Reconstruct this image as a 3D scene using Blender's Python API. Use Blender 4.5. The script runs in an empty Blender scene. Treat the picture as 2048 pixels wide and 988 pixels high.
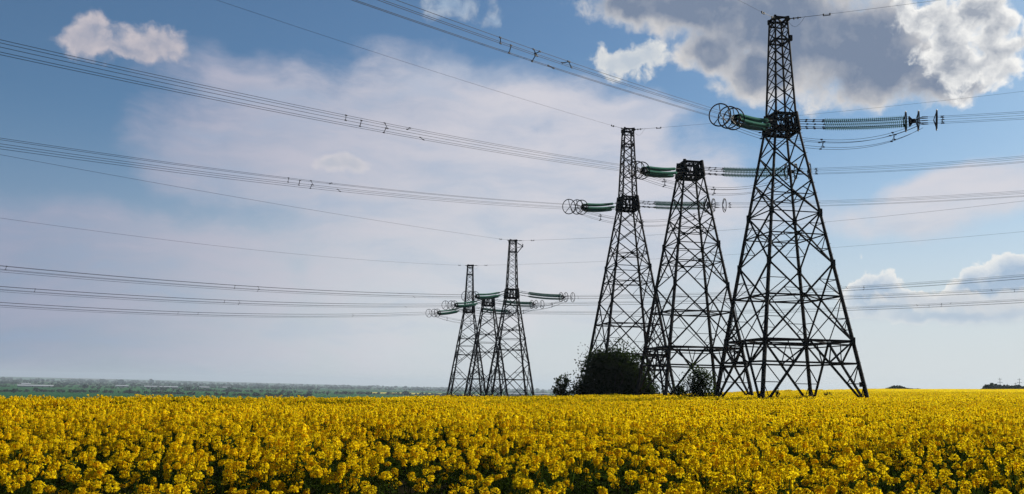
import bpy, math, random
import numpy as np
from mathutils import Matrix, Vector

R = math.radians
sc = bpy.context.scene
COL = sc.collection
rnd = random.Random(7)
nr = np.random.default_rng(11)

# ------------------------------------------------------------------ camera
EZ = 2.15                                   # eye height
FPX = 1771.9                                # focal length for a 2048 px wide frame
PITCH, ROLL = R(9.014), R(-1.27)
cd = bpy.data.cameras.new('camera')
cd.sensor_width = 36; cd.lens = FPX / 2048 * 36
cd.clip_start = 0.1; cd.clip_end = 60000
cam = bpy.data.objects.new('camera', cd); COL.objects.link(cam)
R0 = Vector((1, 0, 0)); U0 = Vector((0, -math.sin(PITCH), math.cos(PITCH))); F0 = Vector((0, math.cos(PITCH), math.sin(PITCH)))
cR, sR = math.cos(ROLL), math.sin(ROLL)
r_, u_ = R0 * cR - U0 * sR, R0 * sR + U0 * cR
m = Matrix((r_, u_, -F0)).transposed().to_4x4(); m.translation = Vector((0, 0, EZ))
cam.matrix_world = m
sc.camera = cam

def pix_dir(px, py):
    d = F0 + r_ * ((px - 1024) / FPX) + u_ * ((494 - py) / FPX)
    return d.normalized()
def pix_azel(px, py):
    d = pix_dir(px, py)
    return math.degrees(math.atan2(d.x, d.y)), math.degrees(math.asin(d.z))
def on_plane(px, Y):                       # lateral X on the ground row at depth Y for an image column
    return math.tan(R(pix_azel(px, 785)[0])) * Y

# ------------------------------------------------------------------ exposure
sc.view_settings.view_transform = 'Standard'; sc.view_settings.look = 'None'
sc.view_settings.exposure = 0.35; sc.view_settings.gamma = 1.0
sc.view_settings.use_curve_mapping = False
sc.render.resolution_x, sc.render.resolution_y = 1024, 494
sc.cycles.volume_bounces = 0
sc.cycles.transparent_max_bounces = 16

# ------------------------------------------------------------------ sun and sky
SUN_EL, SUN_AZ = R(31), R(43)               # azimuth from +Y towards +X
sl = bpy.data.lights.new('sun', 'SUN'); sl.energy = 4.2; sl.angle = R(0.53); sl.color = (1.0, 0.93, 0.82)
so = bpy.data.objects.new('sun', sl); COL.objects.link(so)
sd = Vector((math.sin(SUN_AZ) * math.cos(SUN_EL), math.cos(SUN_AZ) * math.cos(SUN_EL), math.sin(SUN_EL)))
so.rotation_euler = sd.to_track_quat('Z', 'Y').to_euler(); so.location = sd * 300

world = bpy.data.worlds.new('World'); sc.world = world; world.use_nodes = True
nt = world.node_tree; nt.nodes.clear(); N = nt.nodes; LK = nt.links

class G:
    """tiny expression builder for math nodes"""
    def __init__(s, nt): s.nt = nt; s.N = nt.nodes; s.L = nt.links
    def put(s, sock, v):
        if isinstance(v, (int, float)): sock.default_value = v
        elif isinstance(v, (tuple, list)): sock.default_value = tuple(v) + ((1.0,) if len(sock.default_value) == 4 and len(v) == 3 else ())
        else: s.L.new(v, sock)
    def m(s, op, a, b=None, c=None, clamp=False):
        n = s.N.new('ShaderNodeMath'); n.operation = op; n.use_clamp = clamp
        s.put(n.inputs[0], a)
        if b is not None: s.put(n.inputs[1], b)
        if c is not None: s.put(n.inputs[2], c)
        return n.outputs[0]
    def add(s, a, b): return s.m('ADD', a, b)
    def sub(s, a, b): return s.m('SUBTRACT', a, b)
    def mul(s, a, b): return s.m('MULTIPLY', a, b)
    def vm(s, op, a, b=None):
        n = s.N.new('ShaderNodeVectorMath'); n.operation = op; s.put(n.inputs[0], a)
        if b is not None:
            if op == 'SCALE': s.put(n.inputs['Scale'], b)
            else: s.put(n.inputs[1], b)
        return n.outputs[1] if op in ('LENGTH', 'DISTANCE', 'DOT_PRODUCT') else n.outputs[0]
    def sm(s, v, lo, hi, a=0.0, b=1.0, kind='SMOOTHSTEP'):
        n = s.N.new('ShaderNodeMapRange'); n.interpolation_type = kind
        s.put(n.inputs['Value'], v)
        for k, x in (('From Min', lo), ('From Max', hi), ('To Min', a), ('To Max', b)): s.put(n.inputs[k], x)
        return n.outputs['Result']
    def comb(s, x, y, z=0.0):
        n = s.N.new('ShaderNodeCombineXYZ')
        for i, v in enumerate((x, y, z)): s.put(n.inputs[i], v)
        return n.outputs[0]
    def noise(s, vec, scale, detail=6, rough=0.55, dist=0.0, lac=2.0, color=False):
        n = s.N.new('ShaderNodeTexNoise'); n.noise_dimensions = '3D'
        s.put(n.inputs['Vector'], vec)
        for k, x in (('Scale', scale), ('Detail', detail), ('Roughness', rough), ('Lacunarity', lac), ('Distortion', dist)): s.put(n.inputs[k], x)
        return n.outputs['Color' if color else 'Fac']
    def mix(s, f, a, b, mode='MIX'):
        n = s.N.new('ShaderNodeMix'); n.data_type = 'RGBA'; n.blend_type = mode; n.clamp_factor = True
        s.put(n.inputs[0], f); s.put(n.inputs[6], a); s.put(n.inputs[7], b)
        return n.outputs[2]
    def ell(s, vec, cx, cy, rx, ry, rot=0):
        n = s.N.new('ShaderNodeMapping'); n.vector_type = 'TEXTURE'; s.L.new(vec, n.inputs['Vector'])
        n.inputs['Location'].default_value = (cx, cy, 0); n.inputs['Rotation'].default_value = (0, 0, R(rot)); n.inputs['Scale'].default_value = (rx, ry, 1)
        return s.vm('LENGTH', n.outputs[0])

def lin(r, g, b):
    f = lambda c: (c / 255 / 12.92) if c / 255 <= 0.04045 else ((c / 255 + 0.055) / 1.055) ** 2.4
    return (f(r), f(g), f(b))

g = G(nt)
SKYK = 0.055
world.cycles.sampling_method = 'MANUAL'; world.cycles.sample_map_resolution = 512
tc = N.new('ShaderNodeTexCoord')
sky = N.new('ShaderNodeTexSky'); sky.sky_type = 'NISHITA'; sky.sun_disc = False
sky.sun_elevation = SUN_EL; sky.sun_rotation = SUN_AZ; sky.altitude = 100; sky.air_density = 1.0; sky.dust_density = 0.4; sky.ozone_density = 1.4
sep = N.new('ShaderNodeSeparateXYZ'); LK.new(tc.outputs['Generated'], sep.inputs[0])
az = g.mul(g.m('ARCTAN2', sep.outputs[0], sep.outputs[1]), 57.29578)
el = g.mul(g.m('ARCSINE', sep.outputs[2]), 57.29578)
P = g.comb(az, el, 0.0)
K = 1 / SKYK                                                # cloud radiance is given before the background strength
EXPO = 0.35
def ccol(r, gg, b): return tuple(c * K / 2 ** EXPO for c in lin(r, gg, b))
DEG = 57.29578 / FPX                                        # one photograph pixel in degrees near the axis

def blobs(vec, lst):
    acc = None
    for (px, py, rx, ry, rot) in lst:
        a_, e_ = pix_azel(px, py)
        d = g.ell(vec, a_, e_, rx * DEG, ry * DEG, rot)
        acc = d if acc is None else g.m('SMOOTH_MIN', acc, d, 0.40)
    return acc
VEIL_L, VEIL_R, LOW_L, LOW_R = (158, 164, 188), (207, 207, 217), (142, 156, 181), (212, 216, 221)
w1 = g.vm('SCALE', g.vm('SUBTRACT', g.noise(P, 0.45, 6, 0.55, color=True), (0.5, 0.5, 0.5)), 1.5)
Pw = g.vm('ADD', P, w1)
w2 = g.vm('SCALE', g.vm('SUBTRACT', g.noise(P, 0.09, 5, 0.5, color=True), (0.5, 0.5, 0.5)), 4.0)
Pv = g.vm('ADD', P, w2)
SOFF = (0.55, 0.62, 0.0)                                    # a step towards the sun
def pair(sc_, det, ro, k=1.0):
    f1 = g.noise(Pw, sc_, det, ro); f2 = g.noise(g.vm('ADD', Pw, tuple(v * k for v in SOFF)), sc_, det, ro)
    return f1, g.sub(f1, f2)
fbig, rbig = pair(0.30, 9, 0.56)
fsm, rsm = pair(0.75, 8, 0.55, 0.45)
soft = g.noise(g.vm('MULTIPLY', Pv, (1.0, 2.0, 1.0)), 0.13, 9, 0.60)

col = g.mix(1.0, sky.outputs[0], (0.72, 0.96, 1.11), 'MULTIPLY')
# high thin veil, broad and soft
veil = blobs(Pv, [(680, 310, 350, 150, -14), (1000, 270, 400, 140, -8), (520, 330, 240, 90, 0), (1100, 420, 480, 150, 0), (230, 520, 380, 100, -4), (830, 560, 600, 120, 0),
                  (520, 205, 130, 45, -22), (330, 650, 600, 110, 0), (1850, 410, 260, 55, 4), (1250, 230, 120, 50, 0) , (850, 240, 260, 66, -6)])
va = g.mul(g.sm(g.add(veil, g.mul(g.sub(soft, 0.5), -0.95)), 1.22, 0.66), g.sm(soft, 0.30, 0.60, 0.80, 1.0))
col = g.mix(g.mul(va, 0.88), col, g.mix(g.sm(az, -32, 4), ccol(*VEIL_L), ccol(*VEIL_R)))
# pale air low over the plain
low = g.sm(el, 17.0, 1.0, 0.0, 1.0)
col = g.mix(g.mul(low, 0.88), col, g.mix(g.sm(az, -32, -4), ccol(*LOW_L), ccol(*LOW_R)))

def cumulus(col, lst, core, edge, body=0.7, amp=1.0, w=0.5, maxa=1.0, rel=1.2, big=True, lowf=0.5, vec=None):
    """coverage falls off through a fractal fringe; the lit rim turns grey where the cloud is thick"""
    f_, r_2 = (fbig, rbig) if big else (fsm, rsm)
    d = g.sub(1.0, blobs(vec or Pw, lst))
    n_ = g.add(g.mul(g.sub(f_, 0.5), 1.0), g.mul(g.sub(fsm, 0.5), 0.5))
    dd = g.add(d, g.mul(n_, amp))
    a = g.mul(g.sm(dd, -0.05, w), maxa)
    t = g.sm(g.add(d, g.mul(n_, lowf)), 0.0, body)
    t = g.sub(t, g.mul(r_2, rel))
    t = g.m('ADD', t, 0.0, clamp=True)
    c = g.mix(t, ccol(*edge), ccol(*core))
    return g.mix(a, col, c)

# faint bank low on the left and streaks within the veil
col = cumulus(col, [(40, 450, 120, 46, 0), (210, 440, 130, 44, 0), (370, 455, 120, 38, 0), (520, 500, 110, 34, 0), (250, 500, 330, 50, 0)], (146, 152, 177), (182, 177, 194), 1.0, 1.1, 0.75, g.mul(g.sm(el, 9.0, 16.0, 0.0, 1.0), 0.7), rel=.9, lowf=.5)
streak = g.noise(g.vm('MULTIPLY', Pv, (0.55, 2.6, 1.0)), 0.16, 9, 0.62)
col = g.mix(g.mul(g.mul(va, g.sm(streak, 0.42, 0.64)), 0.40), col, g.mix(g.sm(az, -32, 4), ccol(176, 172, 192), ccol(226, 220, 223)))
col = g.mix(g.mul(g.mul(va, g.sm(streak, 0.50, 0.34)), 0.22), col, ccol(140, 172, 205))
# big backlit cumulus at the upper right: grey belly, bright right-hand billows
col = cumulus(col, [(1280, 5, 150, 50, 0), (1400, 15, 190, 75, -8), (1560, 45, 230, 110, -6), (1700, 80, 200, 100, -4), (1760, 145, 170, 75, 0), (1430, 105, 95, 52, 0), (1530, 140, 110, 66, 0), (1890, 165, 95, 46, 0)],
              (120, 135, 159), (232, 227, 222), 0.70, 1.3, 0.42, rel=1.0, lowf=0.7)
col = cumulus(col, [(1960, 30, 80, 60, 0), (1988, 98, 66, 70, 0), (1925, 130, 70, 60, 0), (1850, 30, 66, 56, -20), (1890, 80, 60, 50, 0)],
              (158, 166, 180), (250, 249, 246), 1.3, 1.5, 0.5, rel=2.6, big=False, lowf=2.2)
col = cumulus(col, [(1255, 122, 90, 38, 0), (1290, 112, 50, 34, 0)], (188, 198, 210), (228, 228, 226), 0.9, 1.4, 0.5, rel=1.5, big=False, lowf=.8)
# small clouds
col = cumulus(col, [(182, 78, 60, 44, 0), (190, 62, 44, 34, 0), (312, 88, 74, 38, 0), (255, 102, 130, 18, 0)], (136, 148, 172), (202, 194, 199), 1.5, 0.9, 0.58, 0.95, rel=1.5, big=False, lowf=0.3)
col = cumulus(col, [(665, 328, 46, 20, 0), (704, 325, 42, 22, 0)], (186, 190, 202), (222, 216, 216), .9, 1.2, 0.8, 0.85, big=False, rel=1, lowf=.6)
col = cumulus(col, [(900, 4, 85, 38, 0), (990, 35, 32, 20, 0)], (160, 180, 204), (204, 208, 214), .9, 1.6, 1.0, 0.8, big=False, rel=.8, lowf=.5)
# towering cumulus on the right horizon, their feet lost in haze
col = cumulus(col, [(1745, 590, 60, 50, 0), (1795, 602, 50, 34, 0), (1880, 610, 100, 24, 0), (1945, 585, 50, 36, 0), (1990, 580, 50, 46, 0), (2040, 566, 60, 56, 0), (1900, 620, 200, 24, 0)],
              (162, 184, 209), (240, 239, 236), 0.66, 1.15, 0.13, g.mul(g.sm(el, 3.6, 6.6, 0.35, 1.0), 0.88), rel=1.0, big=False, lowf=0.9)
col = cumulus(col, [(1850, 600, 110, 24, 0), (1980, 604, 120, 26, 0)], (206, 210, 216), (238, 235, 230), 0.9, 1.4, 0.8, 0.85, big=False, rel=1.2, lowf=.8)
col = cumulus(col, [(1900, 634, 280, 20, 0), (1760, 618, 80, 24, 0)], (176, 192, 210), (204, 210, 216), 0.9, 1.2, 1.0, 0.75, rel=.5, lowf=.4)
bg = N.new('ShaderNodeBackground'); LK.new(col, bg.inputs['Color']); bg.inputs['Strength'].default_value = SKYK
out = N.new('ShaderNodeOutputWorld'); LK.new(bg.outputs[0], out.inputs[0])

# ------------------------------------------------------------------ materials
def mat(name, base, rough=0.7, metal=0.0, var=0.25, scale=3.0, spec=0.3, bump=0.0):
    mt = bpy.data.materials.new(name); mt.use_nodes = True
    q = G(mt.node_tree); b = mt.node_tree.nodes['Principled BSDF']
    t = q.N.new('ShaderNodeTexCoord').outputs['Object']
    n = q.noise(t, scale, 5, 0.6)
    c = q.mix(q.sm(n, 0.3, 0.7), tuple(x * (1 - var) for x in base), tuple(min(1, x * (1 + var)) for x in base))
    q.L.new(c, b.inputs['Base Color']); b.inputs['Roughness'].default_value = rough
    b.inputs['Metallic'].default_value = metal; b.inputs['Specular IOR Level'].default_value = spec
    if bump:
        bn = q.N.new('ShaderNodeBump'); bn.inputs['Strength'].default_value = bump; q.L.new(n, bn.inputs['Height']); q.L.new(bn.outputs[0], b.inputs['Normal'])
    return mt
def leafmat(name, base, trans, mixf=0.5, var=0.25, hue=None):
    """thin leaf or petal: diffuse plus light passing through"""
    mt = bpy.data.materials.new(name); mt.use_nodes = True
    q = G(mt.node_tree); q.N.clear()
    t = q.N.new('ShaderNodeTexCoord').outputs['Object']; oi = q.N.new('ShaderNodeObjectInfo')
    n = q.noise(t, 9.0, 3, 0.6)
    f = q.add(q.mul(q.sub(n, 0.5), 1.2), q.mul(q.sub(oi.outputs['Random'], 0.5), 0.8))
    def vary(c):
        hi = tuple(min(1, x * (1 + var)) for x in c); lo = tuple(x * (1 - var) for x in c)
        if hue: hi = tuple(min(1, a * h) for a, h in zip(hi, hue))
        return q.mix(q.sm(f, -0.5, 0.5), lo, hi)
    d = q.N.new('ShaderNodeBsdfDiffuse'); q.L.new(vary(base), d.inputs[0])
    tr = q.N.new('ShaderNodeBsdfTranslucent'); q.L.new(vary(trans), tr.inputs[0])
    mx = q.N.new('ShaderNodeMixShader'); mx.inputs[0].default_value = mixf
    q.L.new(d.outputs[0], mx.inputs[1]); q.L.new(tr.outputs[0], mx.inputs[2])
    o = q.N.new('ShaderNodeOutputMaterial'); q.L.new(mx.outputs[0], o.inputs[0])
    return mt

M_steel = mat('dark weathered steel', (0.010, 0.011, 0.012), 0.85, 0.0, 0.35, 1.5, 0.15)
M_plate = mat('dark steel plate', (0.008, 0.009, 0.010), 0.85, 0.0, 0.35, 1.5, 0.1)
M_conc = mat('footing concrete', (0.28, 0.27, 0.25), 0.9)
M_wire = mat('aluminium wire', (0.02, 0.022, 0.026), 0.6, 0.0, 0.1, 1.0, 0.2)
M_fit = mat('line fitting metal', (0.018, 0.02, 0.022), 0.6, 0.0, 0.2, 2.0, 0.2)
M_glass = bpy.data.materials.new('green insulator glass'); M_glass.use_nodes = True
q = G(M_glass.node_tree); q.N.clear()
gl = q.N.new('ShaderNodeBsdfGlossy'); gl.inputs['Roughness'].default_value = 0.15; gl.inputs[0].default_value = (0.5, 0.7, 0.65, 1)
tl = q.N.new('ShaderNodeBsdfTranslucent'); tl.inputs[0].default_value = (0.14, 0.26, 0.22, 1)
tp = q.N.new('ShaderNodeBsdfTransparent'); tp.inputs[0].default_value = (0.54, 0.71, 0.66, 1)
m1 = q.N.new('ShaderNodeMixShader'); m1.inputs[0].default_value = 0.35; q.L.new(tl.outputs[0], m1.inputs[1]); q.L.new(tp.outputs[0], m1.inputs[2])
m2 = q.N.new('ShaderNodeMixShader'); m2.inputs[0].default_value = 0.05; q.L.new(m1.outputs[0], m2.inputs[1]); q.L.new(gl.outputs[0], m2.inputs[2])
o = q.N.new('ShaderNodeOutputMaterial'); q.L.new(m2.outputs[0], o.inputs[0])

M_petal = leafmat('rapeseed petals', (0.86, 0.62, 0.010), (0.98, 0.75, 0.010), 0.58, 0.10, (1.0, 0.96, 1.0))
M_stem = leafmat('rapeseed stems', (0.026, 0.042, 0.010), (0.05, 0.08, 0.010), 0.30, 0.3)
M_bushleaf = leafmat('bush leaves', (0.018, 0.028, 0.009), (0.045, 0.08, 0.012), 0.35, 0.4)
M_saplingleaf = leafmat('sapling leaves', (0.030, 0.044, 0.016), (0.05, 0.08, 0.015), 0.35, 0.3)
M_bark = mat('bark', (0.03, 0.026, 0.02), 0.9)
M_fartree = mat('distant foliage', (0.025, 0.065, 0.032), 0.9, 0, 0.4, 0.05)
M_shed = mat('white sheeting', (0.45, 0.46, 0.46), 0.5, 0, 0.05, 0.1)
M_shedwall = mat('pale shed wall', (0.22, 0.23, 0.23), 0.8, 0, 0.1, 0.1)
M_farrape = mat('far rapeseed bloom', (0.55, 0.45, 0.03), 0.9, 0, 0.2, 0.01)

# ------------------------------------------------------------------ mesh builder
class MB:
    def __init__(s): s.v = []; s.f = []; s.mi = []; s.n = 0; s.cur = 0
    def raw(s, v, f):
        b = s.n; s.v.extend(v); s.n += len(v)
        for q_ in f: s.f.append([b + i for i in q_]); s.mi.append(s.cur)
    def bar(s, p, q_, w, w2=None, flat=1.0, caps=True):
        p = Vector(p); q_ = Vector(q_); w2 = w if w2 is None else w2
        d = (q_ - p)
        if d.length < 1e-6: return
        d.normalize(); a = d.cross(Vector((0, 0, 1)))
        if a.length < 0.05: a = d.cross(Vector((1, 0, 0)))
        a.normalize(); b = d.cross(a)
        v = []
        for c, ww in ((p, w), (q_, w2)):
            h = ww / 2
            v += [tuple(c + a * h * i + b * h * flat * j) for i, j in ((-1, -1), (1, -1), (1, 1), (-1, 1))]
        f = [(0, 1, 5, 4), (1, 2, 6, 5), (2, 3, 7, 6), (3, 0, 4, 7)]
        if caps: f += [(3, 2, 1, 0), (4, 5, 6, 7)]
        s.raw(v, f)
    def box(s, c, sx, sy, sz):
        x, y, z = c
        s.bar((x - sx / 2, y, z), (x + sx / 2, y, z), 1) if 0 else None
        v = [(x + i * sx / 2, y + j * sy / 2, z + k * sz / 2) for k in (-1, 1) for i, j in ((-1, -1), (1, -1), (1, 1), (-1, 1))]
        s.raw(v, [(3, 2, 1, 0), (4, 5, 6, 7), (0, 1, 5, 4), (1, 2, 6, 5), (2, 3, 7, 6), (3, 0, 4, 7)])
    def tube(s, pts, r, seg=6, closed=False, r2=None):
        pts = [Vector(p) for p in pts]; n = len(pts); v = []; f = []
        for i, p in enumerate(pts):
            if closed: d = pts[(i + 1) % n] - pts[i - 1]
            else: d = pts[min(i + 1, n - 1)] - pts[max(i - 1, 0)]
            d.normalize(); a = d.cross(Vector((0, 0, 1)))
            if a.length < 0.05 or closed: a = d.cross(Vector((1, 0.001, 0)))
            a.normalize(); b = d.cross(a)
            rr = r if r2 is None else r + (r2 - r) * i / (n - 1)
            for k in range(seg):
                t = 2 * math.pi * k / seg; v.append(tuple(p + a * rr * math.cos(t) + b * rr * math.sin(t)))
        for i in range(n if closed else n - 1):
            j = (i + 1) % n
            for k in range(seg):
                l = (k + 1) % seg; f.append((i * seg + k, i * seg + l, j * seg + l, j * seg + k))
        if not closed: f += [tuple(range(seg - 1, -1, -1)), tuple((n - 1) * seg + k for k in range(seg))]
        s.raw(v, f)
    def mesh(s, name, mats, smooth=False):
        me = bpy.data.meshes.new(name); me.from_pydata([tuple(x) for x in s.v], [], s.f)
        for mm in (mats if isinstance(mats, (list, tuple)) else [mats]): me.materials.append(mm)
        if len(me.materials) > 1: me.polygons.foreach_set('material_index', s.mi)
        if smooth: me.polygons.foreach_set('use_smooth', [True] * len(me.polygons))
        me.update(); return me
    def build(s, name, mats, parent=None, smooth=False):
        return link(name, s.mesh(name, mats, smooth), parent)
def link(name, me, parent=None):
    o = bpy.data.objects.new(name, me); COL.objects.link(o)
    if parent is not None: o.parent = parent
    return o
def tag(o, label=None, cat=None, group=None, kind=None):
    if label: o['label'] = label
    if cat: o['category'] = cat
    if group: o['group'] = group
    if kind: o['kind'] = kind
    return o
def empty(name, loc, rz=0.0):
    o = bpy.data.objects.new(name, None); COL.objects.link(o); o.location = loc; o.rotation_euler = (0, 0, rz); o.empty_display_size = 0.5
    return o
def npmesh(name, V, F, mats, mi=None):
    me = bpy.data.meshes.new(name); V = np.asarray(V, np.float32); F = np.asarray(F, np.int32)
    me.vertices.add(len(V)); me.vertices.foreach_set('co', V.ravel())
    k = F.shape[1]; me.loops.add(F.size); me.loops.foreach_set('vertex_index', F.ravel())
    me.polygons.add(len(F)); me.polygons.foreach_set('loop_start', np.arange(0, F.size, k, dtype=np.int32))
    me.polygons.foreach_set('loop_total', np.full(len(F), k, np.int32))
    for mm in mats: me.materials.append(mm)
    if mi is not None: me.polygons.foreach_set('material_index', np.asarray(mi, np.int32))
    me.update(calc_edges=True); me.validate(); return me

# ------------------------------------------------------------------ terrain (one sheet to the horizon)
LX, LY, DX, DY = -22.0, 38.0, 0.439, 0.898          # brow of the field
CH = 1.30                                           # crop height
def sstep(t): t = np.clip(t, 0, 1); return t * t * (3 - 2 * t)
def brow(X, Y): return -DY * (X - LX) + DX * (Y - LY)
def ground(X, Y):
    X = np.asarray(X, float); Y = np.asarray(Y, float)
    Xs = 0.5 * (X + np.sqrt(X * X + 60.0)) - 0.5 * math.sqrt(60.0) * 0 
    Xc = np.minimum(Xs, 260 + 40 * np.tanh((Xs - 260) / 40))
    z = EZ - 0.85 - CH - 0.06 + 0.0215 * Xc
    d = brow(X, Y)
    dd = np.maximum(d, 0)
    z = z - 6.2 * sstep(dd / 38) - 21 * (1 - np.exp(-dd / 800)) - 0.0215 * Xc * sstep(dd / 600)
    rr = np.hypot(X, Y)
    e = np.maximum(rr - 620, 0)
    far = 24 * (1 - np.exp(-(e / 500))) * sstep(e / 120) * (1 - sstep(dd / 500))
    z = z - far - 0.0215 * Xc * sstep(e / 1500) * (1 - sstep(dd / 600))
    # low far ridges of the coast, to the left
    hill = 26 * np.exp(-((rr - 14500) / 1500) ** 2) * sstep((0.05 - np.arctan2(X, Y)) / 0.5)
    return z + hill
ang = np.concatenate([np.linspace(-0.75, 0.75, 241), np.linspace(0.75, 2 * math.pi - 0.75, 61)[1:-1]])
rad = np.concatenate([[0.6], np.geomspace(1.5, 19500, 190)])
A_, Q_ = np.meshgrid(ang, rad); X_ = Q_ * np.sin(A_); Y_ = Q_ * np.cos(A_); Z_ = ground(X_, Y_)
V = np.stack([X_, Y_, Z_], -1).reshape(-1, 3); na = len(ang)
F = [(i * na + (j + 1) % na, i * na + j, (i + 1) * na + j, (i + 1) * na + (j + 1) % na) for i in range(len(rad) - 1) for j in range(na)]
M_ground = bpy.data.materials.new('soil and distant farmland'); M_ground.use_nodes = True
q = G(M_ground.node_tree); b = q.N['Principled BSDF']; b.inputs['Roughness'].default_value = 1.0; b.inputs['Specular IOR Level'].default_value = 0.0
geo = q.N.new('ShaderNodeNewGeometry').outputs['Position']
sp = q.N.new('ShaderNodeSeparateXYZ'); q.L.new(geo, sp.inputs[0])
mp = q.N.new('ShaderNodeMapping'); mp.inputs['Rotation'].default_value = (0, 0, R(24)); mp.inputs['Scale'].default_value = (1 / 1500, 1 / 520, 1); q.L.new(geo, mp.inputs['Vector'])
vo = q.N.new('ShaderNodeTexVoronoi'); vo.voronoi_dimensions = '2D'; q.L.new(mp.outputs[0], vo.inputs['Vector']); vo.inputs['Scale'].default_value = 1.0; vo.inputs['Randomness'].default_value = 0.8
vs = q.N.new('ShaderNodeSeparateColor'); q.L.new(vo.outputs['Color'], vs.inputs[0])
cr = q.N.new('ShaderNodeValToRGB'); cr.color_ramp.interpolation = 'CONSTANT'; q.L.new(vs.outputs[0], cr.inputs[0])
cols = [(0, (0.018, 0.105, 0.035)), (0.30, (0.030, 0.125, 0.035)), (0.5, (0.05, 0.14, 0.045)), (0.68, (0.018, 0.095, 0.040)), (0.82, (0.13, 0.11, 0.075)), (0.93, (0.05, 0.13, 0.04))]
e0 = cr.color_ramp.elements; e0[0].position = 0; e0[0].color = cols[0][1] + (1,); e0[1].position = cols[1][0]; e0[1].color = cols[1][1] + (1,)
for pz, cz in cols[2:]: ee = e0.new(pz); ee.color = cz + (1,)
nz = q.noise(geo, 0.004, 6, 0.6)
farcol = q.mix(q.sm(nz, 0.3, 0.75, 0.0, 0.45), cr.outputs[0], (0.03, 0.06, 0.03))
nearcol = q.mix(q.sm(q.noise(geo, 2.2, 6, 0.6), 0.35, 0.65), (0.008, 0.010, 0.005), (0.02, 0.017, 0.010))
dist = q.vm('LENGTH', geo)
q.L.new(q.mix(q.sm(dist, 250, 420), nearcol, farcol), b.inputs['Base Color'])
go = link('ground', npmesh('ground', V, F, [M_ground])); tag(go, kind='structure')

# ------------------------------------------------------------------ lattice towers
H1, HW0, HW1, HT = 6.4, 26.75, 28.45, 38.4
def rad_at(h): return 7.32 - 0.2090 * h if h <= HW0 else 1.45 - (h - HW1) * 0.055
def corner(i, h, k=1.0):
    t = R(45 + 90 * i); r = rad_at(h) * k; return Vector((r * math.cos(t), r * math.sin(t), h))
def fp(i, u, h): return corner(i, h).lerp(corner(i + 1, h), u)
def cross_h(a, b_): wa, wb = rad_at(a), rad_at(b_); return a + (b_ - a) * wa / (wa + wb)
def ring(mb, h, w, plan=False, k=1.0, flat=1.0):
    for i in range(4):
        mb.bar(corner(i, h, k), corner(i + 1, h, k), w, flat=flat)
        if plan: mb.bar(corner(i, h, k).lerp(corner(i + 1, h, k), .5), corner(i + 1, h, k).lerp(corner(i + 2, h, k), .5), w * 0.7)
NODES = [H1, 13.6, 18.5, 21.75, 24.4, HW0]
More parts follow.
